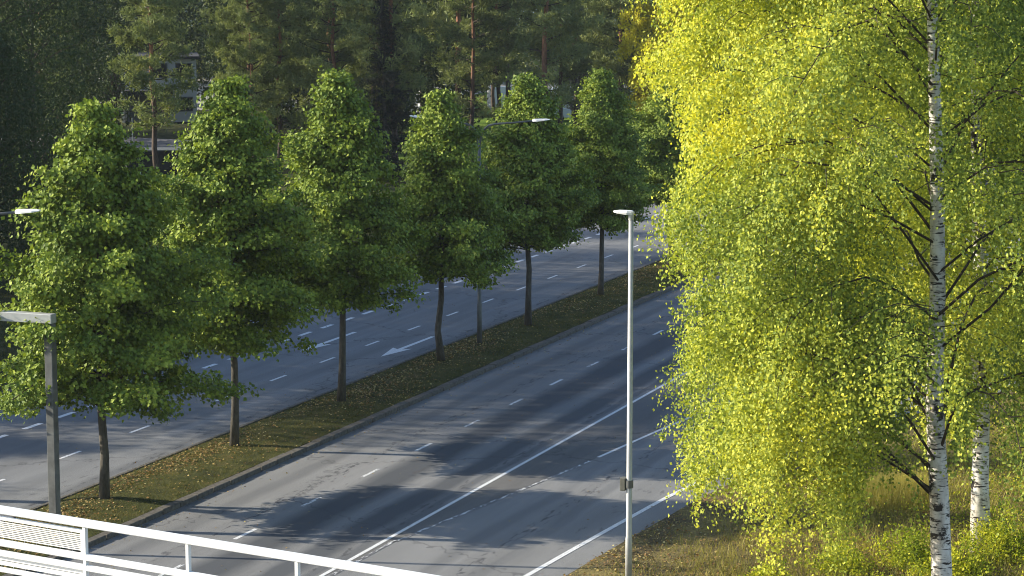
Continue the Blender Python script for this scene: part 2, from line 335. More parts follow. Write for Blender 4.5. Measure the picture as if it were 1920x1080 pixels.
# ---------------------------------------------------------------- plants: geometry generators
def unit(v): return v/np.maximum(np.linalg.norm(v, axis=-1, keepdims=True), 1e-9)
def leaves(P, size, axis, nrm, aspect=.75):
    """rhombic leaves: P base point, axis = direction to the tip, nrm = face normal"""
    axis = unit(axis); side = unit(np.cross(axis, nrm)); n = len(P); s = size[:, None]
    up = unit(np.cross(side, axis))
    V = np.empty((n, 4, 3)); V[:, 0] = P; V[:, 2] = P+axis*s; mid = P+axis*s*.42
    V[:, 1] = mid+side*s*aspect*.5+up*s*.10; V[:, 3] = mid-side*s*aspect*.5+up*s*.10
    return V.reshape(-1, 3), np.arange(n*4).reshape(n, 4)
def blades(P, h, w, lean, r=rng):
    n = len(P); a = r.uniform(0, 2*np.pi, n); t = np.c_[np.cos(a), np.sin(a), np.zeros(n)]; l = r.normal(0, lean, (n, 3)); l[:, 2] = 0
    V = np.empty((n, 3, 3)); V[:, 0] = P-t*w[:, None]/2; V[:, 1] = P+t*w[:, None]/2; V[:, 2] = P+np.c_[np.zeros(n), np.zeros(n), h]+l*h[:, None]
    return V.reshape(-1, 3), np.arange(n*3).reshape(n, 3)
def trunk_pts(h, r, lean=(0, 0), wob=.06, n=9):
    return [(lean[0]*t+r.normal(0, wob)*(t > 0), lean[1]*t+r.normal(0, wob)*(t > 0), h*t) for t in np.linspace(0, 1, n)]

def linden(seed, H, Rm, clear=2.7, nb=165, dens=1.0):
    r = np.random.default_rng(seed); tp = trunk_pts(H*.93, r, wob=.05)
    trunk = MB().tube(tp, [.165 if i == 0 else .125*(1-i/9.5)+.012 for i in range(9)], 10)
    limbs = MB(); C = []; lob = r.uniform(.74, 1.14, 14)
    for i in range(nb):
        t = (i+.5)/nb; t = min(.995, max(0, (round(t**.92*14)+r.normal(0, .22))/14)); az = i*2.39996+r.normal(0, .35)
        env = Rm*float(np.interp(t, [0, .08, .3, .5, .7, .85, .95, 1], [.70, .96, 1, .82, .54, .33, .16, .03]))*lob[int(az/(2*np.pi)*14) % 14]*r.uniform(.62, 1.22)*(1+.13*math.sin(t*17+az*2))
        env = max(env, .25); el = R(r.uniform(8, 28)+36*t); zt = clear+.1+(H-clear-.1)*t; z0 = max(clear-.1, zt-math.tan(el)*env*.62)
        k = 5; pts = []; sag = r.uniform(-.02, .13)*(1-t*.9)
        for s in np.linspace(0, 1, k):
            pts.append((tp[0][0]+math.cos(az)*env*s, math.sin(az)*env*s, z0+math.tan(el)*env*s*(1-.35*s)-sag*env*s*s*2.6))
        if i % 2 == 0: limbs.tube(pts, [.028*(1-.8*s)+.006 for s in np.linspace(0, 1, k)], 4, False)
        pa = np.array(pts); m = int((env*12.5+4)*dens)
        for _ in range(m):
            s = 1-(r.random()**1.5)*.72; q = np.array([np.interp(s, np.linspace(0, 1, k), pa[:, c]) for c in range(3)])
            C.append(q+r.normal(0, .13*(1+env*.30), 3)*np.array([1, 1, .55]))
    for q in range(26):      # leading shoots that break the outline
        az = r.uniform(0, 6.28); rr = r.uniform(.1, .62)*Rm*(q > 1); z1 = H-.1+r.uniform(-.1, .25) if q < 2 else clear+(H-clear)*(1-rr/Rm*.95)+r.uniform(.1, .5)
        for s in np.linspace(0, 1, 7): C.append(np.array([math.cos(az)*rr, math.sin(az)*rr, z1-.9+.9*s])+(np.array([math.cos(az), math.sin(az), -.2])*s*r.uniform(.2, .6) if q > 4 else 0)+r.normal(0, .09*(1.3-s), 3))
    C = np.array(C); C = C[C[:, 2] > clear+.25*np.sin(C[:, 0]*3)-.15]; n = 16
    cn = unit(np.c_[unit(C[:, :2])*.95, np.full(len(C), .75)]+r.normal(0, .30, (len(C), 3)))
    P = np.repeat(C, n, 0); N = np.repeat(cn, n, 0); P = P+r.normal(0, .15, P.shape)*[1, 1, .55]
    ax = r.normal(0, 1, P.shape); ax[:, 2] -= .7; ax[:, :2] += unit(P[:, :2])*.6
    N = N+r.normal(0, .33, P.shape)
    V, F = leaves(P, r.uniform(.095, .150, len(P)), ax, N, .92)
    rd = np.clip(np.repeat(r.random(len(C)), n)*.55+r.random(len(P))*.45, 0, 1)
    return trunk.mesh('trunk', M['bark'], True), limbs.mesh('branches', M['twig']), mesh('crown', V, F, M['linden'], rd)

def birch(seed, H, env_fn, zlow, nl=74, nsec=9, nst=7, nleaf=24, mat='birch', r0=.24, lsz=(.055, .088), cull=None, low_az=None, lean=(0, 0)):
    r = np.random.default_rng(seed); tp = trunk_pts(H, r, wob=.05, n=12)
    trunk = MB().tube(tp, [r0*1.18]+[r0*(1-i/12.2) for i in range(1, 12)], 14)
    limbs = MB(); ST = []
    for i in range(nl):
        t = (i+.5)/nl; z0 = zlow+(H-zlow)*t**1.12*.97-.2; az = i*2.39996+r.normal(0, .3)
        if low_az is not None and (t < .08 or i % 3 == 0): az = low_az+r.uniform(-1.2, 1.2)
        E = env_fn(z0, az)*r.uniform(.80, 1.04); el = r.uniform(36, 58); k = 7; s = np.linspace(0, 1, k)
        rise = math.tan(R(el))*E*.62
        pa = np.c_[np.cos(az)*E*s, np.sin(az)*E*s, z0-.6+rise*(s-.62*s*s)*1.5-(.25*E)*s**3]+np.r_[[[0, 0, 0]], r.normal(0, .07, (k-1, 3))]
        rb = .006+.009*E*.5*(1-t*.5)
        reach = pa[:, 0]*.981+pa[:, 1]*.195; vis = int(np.sum(reach > -4.9)) if cull is not None else k
        if i % 5 < 3 and vis > 2: limbs.tube([tuple(q) for q in pa[:vis]], [rb*(1-.85*x)+.004 for x in s[:vis]], 5, False)
        for j in range(nsec):
            u = .16+.84*((j+r.random())/nsec)**.8; q = np.array([np.interp(u, s, pa[:, c]) for c in range(3)])
            a2 = az+r.choice([-1, 1])*r.uniform(.4, 1.3); L = E*.36*r.uniform(.5, 1.15)*(1.15-u*.6); k2 = 4; s2 = np.linspace(0, 1, k2)
            pb = np.c_[q[0]+np.cos(a2)*L*s2, q[1]+np.sin(a2)*L*s2, q[2]+L*(.45*s2-.75*s2**2)]
            if j % 2 == 0 and (cull is None or (pb[-1, 0]*.981+pb[-1, 1]*.195 > -4.7 and pb[-1, 2] > 5.6)): limbs.tube([tuple(x) for x in pb], [.011*(1-.7*x)+.002 for x in s2], 3, False)
            for _ in range(nst):
                v = r.random()**.7; c = np.array([np.interp(v, s2, pb[:, c]) for c in range(3)])+r.normal(0, .12, 3)
                ST.append((*c, r.uniform(.35, 1.0)*(.85+.95*(1-t)), r.uniform(0, 6.28)))
    ST = np.array(ST); ns = len(ST); n = nleaf; T = np.tile((np.arange(n)+.5)/n, ns)+r.normal(0, .02, ns*n)
    B = np.repeat(ST, n, 0); dx = np.cos(B[:, 4]); dy = np.sin(B[:, 4]); out = unit(B[:, :2]); sw = .30*np.sin(T*1.7)
    P = np.c_[B[:, 0]+(dx*.5+out[:, 0]*.5)*sw, B[:, 1]+(dy*.5+out[:, 1]*.5)*sw, B[:, 2]-B[:, 3]*(T**1.25)]+r.normal(0, .11, (ns*n, 3))
    rdv = np.clip(np.repeat(r.random(ns), n)*.5+r.random(len(P))*.5, 0, 1)
    if cull is not None:
        kk = cull(P, r); P = P[kk]; out = out[kk]; rdv = rdv[kk]
    ax = r.normal(0, .75, P.shape); ax[:, 2] -= .75; N = r.normal(0, .8, P.shape)+np.c_[out, np.full(len(P), .5)]*1.0
    V, F = leaves(P, r.uniform(*lsz, len(P)), ax, N, .82)
    rd = rdv-(.30*np.clip((P[:, 0]*.981+P[:, 1]*.195+2.2)/3.5, 0, 1) if cull is not None else .12)  # sun-facing yellow and darker inner/right green: light and shade painted into leaf colour
    V = V+np.c_[V[:, 2]*lean[0], V[:, 2]*lean[1], np.zeros(len(V))]
    for mb_ in (trunk, limbs): mb_.V = [(q[0]+q[2]*lean[0], q[1]+q[2]*lean[1], q[2]) for q in mb_.V]
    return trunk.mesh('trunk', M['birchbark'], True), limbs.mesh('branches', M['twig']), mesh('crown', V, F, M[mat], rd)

def pine(seed, H=21, z0=4.5, Rm=3.6, ncl=11, mat='pine', spruce=False, r0=.20, nn=11, nl=.33):
    r = np.random.default_rng(seed); tp = trunk_pts(H, r, lean=(r.normal(0, .4), r.normal(0, .4)), wob=.09, n=10)
    trunk = MB().tube(tp, [r0*1.2]+[r0*(1-i/10.5) for i in range(1, 10)], 9)
    limbs = MB(); C = []; z = z0
    while z < H-.3:
        t = (z-z0)/(H-z0)
        for k in range(r.integers(2, 5) if not spruce else 6):
            az = r.uniform(0, 6.28); E = Rm*((1-t)**.75 if spruce else (1-t**2.2)**.6*(.65+.35*np.sin(3.0*min(t*2, 1)*.5)))*r.uniform(.5, 1.1)
            up = -.25 if spruce else r.uniform(-.05, .38); s = np.linspace(0, 1, 5)
            pa = np.c_[np.cos(az)*E*s, np.sin(az)*E*s, z+E*(up*s+.12*s*s)]+np.r_[[[0, 0, 0]], r.normal(0, .06, (4, 3))]
            pa[:, 0] += np.interp(z, [q[2] for q in tp], [q[0] for q in tp]); pa[:, 1] += np.interp(z, [q[2] for q in tp], [q[1] for q in tp])
            limbs.tube([tuple(q) for q in pa], [.045*(1-.8*x)+.006 for x in s], 4, False)
            m = int(E*ncl*(1.0 if not spruce else 1.5))
            if not spruce and t < .12: m = int(m*.6)
            for _ in range(m):
                u = .28+.72*r.random()**.7 if not spruce else r.random()**.6
                q = np.array([np.interp(u, s, pa[:, c]) for c in range(3)]); C.append(q+r.normal(0, .10+.16*E*.4, 3)*[1, 1, .5])
        z += r.uniform(.35, .75) if not spruce else .42
    C = np.array(C); P = np.repeat(C, nn, 0)+r.normal(0, .11, (len(C)*nn, 3)); ax = r.normal(0, 1, P.shape)+[0, 0, .45 if not spruce else -.3]
    V, F = leaves(P, r.uniform(nl*.7, nl*1.25, len(P)), ax, r.normal(0, 1, P.shape), .26)
    rd = np.clip(np.repeat(r.random(len(C)), nn)*.6+r.random(len(P))*.4, 0, 1)
    return trunk.mesh('trunk', M['bark'] if spruce else M['pinebark'], True), limbs.mesh('branches', M['twig']), mesh('crown', V, F, M[mat], rd)

def blob_tree(seed, H, Rm, z0, mat, n=9000, size=.2, droop=.6, r0=.16, bark='bark'):
    """broad leafy tree: clumps in an uneven ovoid volume"""
    r = np.random.default_rng(seed); tp = trunk_pts(H*.9, r, wob=.12); trunk = MB().tube(tp, [r0*1.15]+[r0*(1-i/10) for i in range(1, 9)], 8)
    limbs = MB(); nc = n//14; C = []
    while len(C) < nc:
        az = r.uniform(0, 6.28); t = r.random(); E = Rm*(math.sin(math.pi*min(.98, .12+t*.86))**.6)*(1+.18*math.sin(az*3+t*9)+.10*math.sin(az*7-t*15)); rr = E*r.random()**.38
        C.append((math.cos(az)*rr, math.sin(az)*rr, z0+(H-z0)*t+r.normal(0, .2)))
    C = np.array(C)
    for q in C[::max(1, nc//60)]: limbs.tube([(0, 0, max(z0*.7, q[2]-1.6)), tuple(q*[.5, .5, 1]+[0, 0, -.5]), tuple(q)], [.05, .03, .008], 4, False)
    P = np.repeat(C, 14, 0)+r.normal(0, .28, (nc*14, 3))*[1, 1, 1+droop*.6]; out = unit(P*[1, 1, 0]+1e-6)
    ax = r.normal(0, .8, P.shape)-[0, 0, droop]; N = r.normal(0, .7, P.shape)+out*.5+[0, 0, .5]
    V, F = leaves(P, r.uniform(.65, 1.2, len(P))*size, ax, N, .8)
    rd = np.clip(np.repeat(r.random(nc), 14)*.6+r.random(len(P))*.4, 0, 1)
    return trunk.mesh('trunk', M[bark], True), limbs.mesh('branches', M['twig']), mesh('crown', V, F, M[mat], rd)

def plant(name, meshes, loc, rz, sc, label, cat='tree', group=None):
    root = empty(name, loc, rz); root.scale = (sc, sc, sc) if not hasattr(sc, '__len__') else sc; tag(root, label, cat, group)
    for nm, me in zip(('trunk', 'branches', 'crown'), meshes):
        if me is None: continue
        o = link(nm, me, root)
        if nm == 'branches': o['kind'] = 'stuff'
    return root

# ---------------------------------------------------------------- lindens on the median
ords = ['nearest linden on the median, lit down its left side, behind the gantry post',
        'second linden from the bridge railing, bright pointed top above the median',
        'third linden from the bridge railing, with the lane arrow behind its trunk',
        'fourth linden from the bridge railing, just left of the double-armed street lamp',
        'dark linden on the median just right of the double-armed street lamp',
        'linden on the median straight behind the head of the near lamp post',
        'linden at the far end of the row, half hidden by the big yellow birch',
        'farthest linden of the median row, hidden behind the yellow birch crown']
lin = [(57.54, 11.0, 3.05, 2.75), (65.37, 11.3, 2.65, 3.15), (73.2, 11.1, 2.5, 3.4), (82.0, 10.0, 2.1, 3.25), (91.2, 10.1, 2.45, 3.2), (100.3, 9.9, 2.6, 3.2), (110.6, 9.7, 2.6, 3.1), (119.5, 9.4, 2.6, 2.8)]
protos = [linden(11+i, *lin[i][1:]) for i in range(5)]
for i, (y, H, Rm, cl) in enumerate(lin):
    pr = protos[i] if i < 5 else protos[{5: 2, 6: 4, 7: 3}[i]]
    plant('linden_tree', pr, (-34.6, y, .15), 0 if i < 5 else 2.1+i, 1 if i < 5 else H/lin[{5: 2, 6: 4, 7: 3}[i]][1], ords[i], 'tree', 'linden trees along the grass median')

# ---------------------------------------------------------------- birches on the right verge
def env1(z, az):
    e = np.interp(z, [2, 4, 7, 11, 15, 19, 24], [4.9, 5.7, 6.0, 5.9, 5.6, 4.8, .6])
    return e*(1+.07*math.sin(az*3+z*.6)+.06*math.sin(az*5-z*1.1))
def env2(z, az): return np.interp(z, [2, 5, 9, 13, 17, 21], [3.4, 4.6, 5.0, 4.4, 3.2, .4])*(1+.1*math.sin(az*4+z))
def cull1(P, r):
    # the tree is open close to its stem and its lowest boughs hang only on the side of the road
    u = P[:, 0]*.981+P[:, 1]*.195; f = P[:, 0]*.195-P[:, 1]*.981; z = P[:, 2]
    zm = np.interp(u, [-6, -4.6, -3.6, -2.2, -1.0, 0, 2, 5], [6.0, 4.9, 3.3, 4.2, 4.9, 5.1, 5.0, 5.4])+.55*np.sin(u*4.3)+.55*np.sin(u*9.7+1+f)+.35*np.sin(u*23+f*3)
    ok = (z > zm) & (u > -5.28-.045*z*0+.30*np.sin(z*1.7+1)+.22*np.sin(z*4.1+f)+.15*r.normal(0, 1, len(P))-np.clip((z-12)*.2, 0, .6))
    gap = (np.abs(u+.02*z) < .34+.12*np.sin(z*2.1)) & (f > -.3) & (np.sin(z*1.35+.4)+.6*np.sin(z*2.9) > np.where(z > 8.5, .25, -.2))
    gap2 = (np.abs(u-.86+.01*z) < .20) & (np.sin(z*1.1+2)+.5*np.sin(z*2.3) > -.2)
    return ok & ~(gap2 & (r.random(len(P)) < .85)) & ~(gap & (r.random(len(P)) < .93)) & ~((u > -1.6) & (f > .2) & (r.random(len(P)) < .30))
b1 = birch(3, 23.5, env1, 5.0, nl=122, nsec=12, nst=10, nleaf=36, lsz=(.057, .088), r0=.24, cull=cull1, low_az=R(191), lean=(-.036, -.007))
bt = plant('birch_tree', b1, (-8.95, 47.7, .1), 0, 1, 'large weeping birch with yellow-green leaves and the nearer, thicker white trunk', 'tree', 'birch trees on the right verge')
def cull2(P, r):
    u = P[:, 0]*.985+P[:, 1]*.173; f = P[:, 0]*.173-P[:, 1]*.985; z = P[:, 2]
    gap = (np.abs(u) < .34) & (f > -.2) & (np.sin(z*1.1+1)+.5*np.sin(z*2.3) > -.4)
    return ~(gap & (r.random(len(P)) < .9)) & (z > 3.3+.5*np.sin(u*6)+.4*np.sin(f*7))
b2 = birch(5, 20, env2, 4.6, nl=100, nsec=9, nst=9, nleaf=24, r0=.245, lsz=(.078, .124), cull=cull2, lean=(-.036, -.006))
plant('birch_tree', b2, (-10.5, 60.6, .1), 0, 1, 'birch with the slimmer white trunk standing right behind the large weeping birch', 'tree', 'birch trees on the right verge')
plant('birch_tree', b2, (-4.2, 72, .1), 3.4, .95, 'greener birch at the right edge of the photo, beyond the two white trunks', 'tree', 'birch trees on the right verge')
def env3(z, az): return np.interp(z, [2, 6, 11, 17, 21], [2.6, 3.8, 4.2, 3.0, .4])
b3 = birch(9, 20, env3, 3.0, nl=80, nsec=8, nst=6, nleaf=20, mat='gold', lsz=(.13, .20))
plant('birch_tree', b3, (-51.0, 166, 0), 0, 1.12, 'golden yellow birch far across the road, above the last lindens', 'tree')

# point on the ground seen along photo column px, d metres off
def at(px, d):       # point on the ground d metres from the camera along the photo column px
    a = (px-960)/4500*d; th = R(21.166); return (a*math.cos(th)-d*math.sin(th), a*math.sin(th)+d*math.cos(th))
# ---------------------------------------------------------------- pines and the wood beyond the road
pv = [pine(40+i, H=[21, 20, 22, 19][i], z0=[3.8, 3, 4.4, 2.6][i]) for i in range(4)]
sv = pine(60, H=15, z0=.8, Rm=2.6, mat='spruce', spruce=True, ncl=6, nn=10, nl=.22)
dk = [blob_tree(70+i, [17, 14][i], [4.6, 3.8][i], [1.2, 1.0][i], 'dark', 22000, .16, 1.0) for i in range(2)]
named = [
 (-79.2, 139.5, 0, 1.0, 'dark pine trunk standing right in front of the black shed on the left'),
 (-84.5, 196.5, 1, 1.1, 'tall reddish pine whose trunk stands above the third linden'),
 (-74.5, 189, 2, 1.0, 'reddish pine with a straight bare trunk above the fourth linden'),
 (-68.2, 187, 3, 1.0, 'slim pine with a sunlit orange foot, right of the double-armed lamp'),
 (-62.0, 152.5, 2, .9, 'dark thin pine directly behind the double-armed street lamp'),
 (-97, 186, 1, 1.0, 'grey pine with crooked limbs above the second linden'),
 (-90.5, 187, 3, 1.05, 'shaded pine between the second and third lindens'),
 (-86.5, 168, 0, 1.0, 'broad pine behind the gap between the second and third lindens'),
 (-79, 178, 2, 1.0, 'pine with dense hanging boughs behind the third linden'),
 (-60, 178, 1, 1.0, 'pine with long low boughs above the sixth linden'),
 (-61.5, 183, 3, 1.05, 'pine beside the golden birch, its boughs reaching right'),
 (-79.5, 201, 0, .95, 'pine far behind the fifth linden'),
 (-104, 160, 2, 1.05, 'tall pine above the black shed, left of the dark trunk'),
 (-92, 146, 3, .95, 'shaded pine between the leafy trees and the black shed'),
 (-76.5, 152, 1, 1.0, 'shaded pine just right of the black shed'),
 (-72.5, 160, 3, 1.0, 'pine behind the dark spruce'),
 (-105.5, 172, 3, 1.1, 'dark pine whose low boughs hide the left half of the pale building'),
 (-101.5, 158, 0, 1.05, 'shaded pine just left of the young white-stemmed birch'),
]
fill = [(px, d) for d, st in ((158, 135), (176, 120), (204, 105)) for px in range(int(330+d % 50), 1130, st) if not (d == 176 and px > 930 or px < 390 or 860 < px < 925 or (1165 < px < 1215) or (d > 200 and (1000 < px < 1060)))]
for j, (px, d) in enumerate(fill):
    x, y = at(px+rng.uniform(-25, 25), d+rng.uniform(-6, 6))
    mid = 690 < px < 1260
    plant('pine_tree', pv[2 if mid else j % 4], (x, y, 0), j*2.1, rng.uniform(1.12, 1.28) if mid else rng.uniform(.82, 1.1), 'one of the crowded pines filling the middle of the wood across the road', 'tree', 'unmarked pines in the wood across the road')
for i, (x, y, k, s, lb) in enumerate(named):
    plant('pine_tree', pv[k], (x, y, 0), i*1.7, s, lb, 'tree', 'pines in the wood across the road')
plant('spruce_tree', sv, (-65.5, 146, 0), .5, .92, 'dark spruce between the third and fourth lindens', 'tree')
plant('spruce_tree', sv, (-73, 206, 0), 2.2, .8, 'dark spruce far behind the fifth linden', 'tree')
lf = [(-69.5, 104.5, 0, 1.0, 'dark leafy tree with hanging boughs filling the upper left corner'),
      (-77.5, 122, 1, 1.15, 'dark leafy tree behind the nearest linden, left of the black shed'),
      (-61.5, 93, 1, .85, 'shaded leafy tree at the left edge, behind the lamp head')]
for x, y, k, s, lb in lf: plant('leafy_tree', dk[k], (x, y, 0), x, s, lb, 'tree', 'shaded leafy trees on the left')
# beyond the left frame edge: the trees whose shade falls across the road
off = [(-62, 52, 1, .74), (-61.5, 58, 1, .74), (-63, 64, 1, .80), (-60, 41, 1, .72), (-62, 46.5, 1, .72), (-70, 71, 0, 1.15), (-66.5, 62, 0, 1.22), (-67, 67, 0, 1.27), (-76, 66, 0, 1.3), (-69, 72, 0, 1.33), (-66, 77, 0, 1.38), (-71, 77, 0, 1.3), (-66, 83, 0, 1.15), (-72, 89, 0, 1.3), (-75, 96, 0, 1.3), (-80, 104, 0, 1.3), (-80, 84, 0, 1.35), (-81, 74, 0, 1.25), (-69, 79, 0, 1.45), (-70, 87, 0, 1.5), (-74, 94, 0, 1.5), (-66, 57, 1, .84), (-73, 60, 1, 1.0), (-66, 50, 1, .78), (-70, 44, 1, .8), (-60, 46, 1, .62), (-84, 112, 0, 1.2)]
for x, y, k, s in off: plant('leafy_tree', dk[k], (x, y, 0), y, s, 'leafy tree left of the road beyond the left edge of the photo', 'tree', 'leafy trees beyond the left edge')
# far wood: one mass
def wood(seed, spots, mat, name, hmin, hmax, label, n=900, size=.5):
    r = np.random.default_rng(seed); A = []; B = []; 
    for (x, y) in spots:
        h = r.uniform(hmin, hmax); C = []
        t = r.random(n); az = r.uniform(0, 6.28, n); E = 3.4*np.sin(np.pi*np.clip(.1+t*.88, 0, 1))**.6*r.uniform(.9, 1.25); rr = E*r.random(n)**.4
        C = np.c_[x+np.cos(az)*rr, y+np.sin(az)*rr, .8+(h-.8)*t]; A.append(C); B.append(np.full(n, r.random()))
    C = np.vstack(A); k = 3; P = np.repeat(C, k, 0)+r.normal(0, .35, (len(C)*k, 3)); 
    V, F = leaves(P, r.uniform(.6, 1.3, len(P))*size, r.normal(0, 1, P.shape), r.normal(0, 1, P.shape)+[0, 0, .3], .6)
    rd = np.clip(np.repeat(np.hstack(B), k)*.45+r.random(len(P))*.55, 0, 1)
    o = link(name, mesh(name, V, F, M[mat], rd)); tag(o, label, 'wood', kind='stuff'); return o
r = np.random.default_rng(5); sp = []
for row, d in enumerate((262, 276, 292, 312, 340)):
    for px in np.arange(-220, 2200, 5.2*4500/d): 
        sp.append(at(px+r.uniform(-40, 40), d+r.uniform(-5, 5)))
hs = wood(8, sp, 'pine', 'distant_wood', 17, 25, 'dark distant wood closing the view behind the pines', 380, .66)
sp = [at(px+r.uniform(-20, 20), d+r.uniform(-5, 5)) for d in (190, 205, 228) for px in np.arange(-200, 900, 95) if not 225 < px < 375]+[at(px, 238) for px in np.arange(120, 430, 75)]
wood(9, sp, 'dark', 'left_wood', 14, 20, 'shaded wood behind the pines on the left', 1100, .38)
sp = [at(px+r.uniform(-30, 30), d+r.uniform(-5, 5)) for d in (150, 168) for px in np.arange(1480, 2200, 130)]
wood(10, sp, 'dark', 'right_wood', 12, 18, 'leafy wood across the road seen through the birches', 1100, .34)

# ---------------------------------------------------------------- shrubs and ground cover
def shrub(seed, H, Rm, n, size=.075, mat='shrub'):
    r = np.random.default_rng(seed); nc = n//12; az = r.uniform(0, 6.28, nc); t = r.random(nc); rr = Rm*(.35+.65*np.sin(np.pi*np.clip(t*.85+.12, 0, 1)))*r.random(nc)**.5*(1+.35*np.sin(az*3+seed)+.3*np.sin(az*7+seed*2))
    C = np.c_[np.cos(az)*rr, np.sin(az)*rr, .05+H*t*(.62+.3*np.sin(az*4+seed)+.2*np.sin(az*9))*r.uniform(.6, 1.1, nc)]; st = MB()
    for q in C[::max(1, nc//24)]: st.tube([(q[0]*.1, q[1]*.1, 0), tuple(q*[.6, .6, .6]), tuple(q)], [.014, .009, .003], 4, False)
    P = np.repeat(C, 12, 0)+r.normal(0, .09, (nc*12, 3)); V, F = leaves(P, r.uniform(.7, 1.2, len(P))*size, r.normal(0, 1, P.shape)-[0, 0, .2], r.normal(0, .7, P.shape)+[-.2, 0, .7], .75)
    return st.mesh('stems', M['twig']), mesh('leaves', V, F, M[mat], np.clip(np.repeat(r.random(nc), 12)*.5+r.random(len(P))*.5, 0, 1))
shp = [shrub(81, 1.3, .9, 3600), shrub(82, 1.7, 1.1, 5200), shrub(83, .9, .8, 2600)]
sh = [(-11.8, 58.4, 0, 1, 'yellow-green shrub left of the thicker birch trunk at the bottom edge'),
      (-9.9, 60.0, 1, .9, 'leafy shrub round the foot of the slimmer birch trunk'),
      (-13.4, 57.2, 2, 1, 'low dark green shrub under the longest hanging birch twigs'),
      (-8.6, 61.5, 1, 1, 'yellow leafy shrub right of the slimmer birch trunk'),
      (-10.6, 57.6, 2, 1.2, 'low yellow-green shrub between the two birch trunks at the bottom edge'),
      (-7.4, 66.5, 1, 1.15, 'tall golden shrub at the right edge behind the birch trunks'),
      (-9.2, 70.5, 0, 1.2, 'green shrub farther up the slope behind the slimmer trunk'),
      (-6.5, 59.5, 0, 1.2, 'broad shrub in the lower right corner'),
      (-14.8, 55.8, 2, .8, 'small shrub in the dead leaves nearest the road'),
      (-6.0, 75.5, 1, 1.3, 'yellowing shrub high at the right edge')]
for x, y, k, s, lb in sh:
    root = empty('shrub', (x, y, float(vergez(x, y))), x*3); root.scale = (s, s, s); tag(root, lb, 'shrub', 'shrubs under the birches')
    link('stems', shp[k][0], root)['kind'] = 'stuff'; link('leaves', shp[k][1], root)
# median grass and leaf litter
n = 75000; x = rng.uniform(-36.12, -32.72, n); y = rng.uniform(44, 132, n); z = np.interp(x, msx, msz)
V, F = blades(np.c_[x, y, z-.01], rng.uniform(.03, .10, n), rng.uniform(.008, .018, n), .5)
tag(link('median_grass', mesh('median_grass', V, F, M['blade'], rng.random(n))), 'short rough grass on the median strip', 'grass', kind='stuff')
def litter(n, x, y, z, name, label, size=(.045, .10)):
    N = rng.normal(0, .35, (n, 3))+[0, 0, 1]; ax = rng.normal(0, 1, (n, 3))*[1, 1, .25]
    V, F = leaves(np.c_[x, y, z], rng.uniform(*size, n), ax, N, .8); tag(link(name, mesh(name, V, F, M['litter'], rng.random(n))), label, 'leaves', kind='stuff')
def patch(x, y, f=.35, s=0): return (np.sin(x*1.9+s)+np.sin(y*f*1.7+1+s)+np.sin(y*f*.73+x*1.1+s)+3)/6
n = 60000; x = rng.uniform(-35.9, -32.72, n); y = rng.uniform(44, 120, n); k = rng.random(n) < np.clip(patch(x, y)**2.0*1.8*np.exp(-((x+34.5)/1.1)**2), .05, 1)*np.interp(y, [44, 75, 120], [1, .8, .35]); x, y = x[k], y[k]
litter(len(x), x, y, np.interp(x, msx, msz)+rng.uniform(0, .05, len(x)), 'median_leaf_litter', 'fallen yellow and brown leaves on the median')
n = 1500; y = rng.uniform(46, 115, n); x = np.where(rng.random(n) < .5, -32.38+np.abs(rng.normal(0, .35, n)), rng.uniform(-32.3, -20, n)); k = rng.random(n) < .75; x, y = x[k], y[k]
litter(len(x), x, y, np.full(len(x), .012), 'road_leaf_litter', 'scattered pale leaves on the near carriageway', (.035, .075))
n = 500; y = rng.uniform(50, 110, n); x = rng.uniform(-45.5, -36.1, n); litter(n, x, y, np.full(n, .012), 'far_leaf_litter', 'sparse leaves on the far carriageway', (.03, .06))
# verge grass, drier towards the road
n = 130000; y = rng.uniform(44, 84, n); xe = np.interp(y, ey[keep], ex[keep]); x = xe+.15+rng.random(n)**1.2*(2-xe)*.85
k = rng.random(n) < np.clip((x-xe)/3.0, .18, 1)*(.45+.55*patch(x, y, 1.3, 2)); x, y = x[k], y[k]; n = len(x); xe = np.interp(y, ey[keep], ex[keep])
V, F = blades(np.c_[x, y, vergez(x, y)*np.clip((x-xe)/2, .1, 1)], rng.uniform(.07, .40, n)*np.clip((x-xe)/4+.25, .3, 1.4), rng.uniform(.010, .022, n), .45)
tag(link('verge_grass', mesh('verge_grass', V, F, M['dryblade'], rng.random(n))), 'long dry grass on the slope under the birches', 'grass', kind='stuff')
n = 36000; y = rng.uniform(46, 72, n); xe = np.interp(y, ey[keep], ex[keep]); x = xe-.1+rng.random(n)**.9*9; k = rng.random(n) < patch(x, y, 1.1, 1); x, y = x[k], y[k]; xe = np.interp(y, ey[keep], ex[keep])
litter(len(x), x, y, vergez(x, y)*np.clip((x-xe)/2, .1, 1)+.02+rng.uniform(0, .06, len(x)), 'verge_leaf_litter', 'brown fallen leaves along the edge of the right verge')
n = 30000; x = rng.uniform(-60, -46.8, n); y = rng.uniform(64, 110, n)
V, F = blades(np.c_[x, y, np.full(n, .05)], rng.uniform(.04, .12, n), rng.uniform(.02, .035, n), .5)
tag(link('roadside_grass', mesh('roadside_grass', V, F, M['blade'], rng.random(n))), 'green grass beyond the far carriageway', 'grass', kind='stuff')
n = 95000; x = rng.uniform(-15.5, 1, n); y = rng.uniform(50, 90, n); k = rng.random(n) < np.clip(patch(x, y, .9, 4)*1.6-.30, 0, 1)*np.clip((x+15.5)/3, .1, 1); x, y = x[k], y[k]; n = len(x)
z = vergez(x, y)+rng.random(n)**1.5*(.15+.55*patch(x, y, 2.2, 1)); V, F = leaves(np.c_[x, y, z], rng.uniform(.05, .10, n), rng.normal(0, 1, (n, 3)), rng.normal(0, .6, (n, 3))+[-.3, 0, .8], .7)
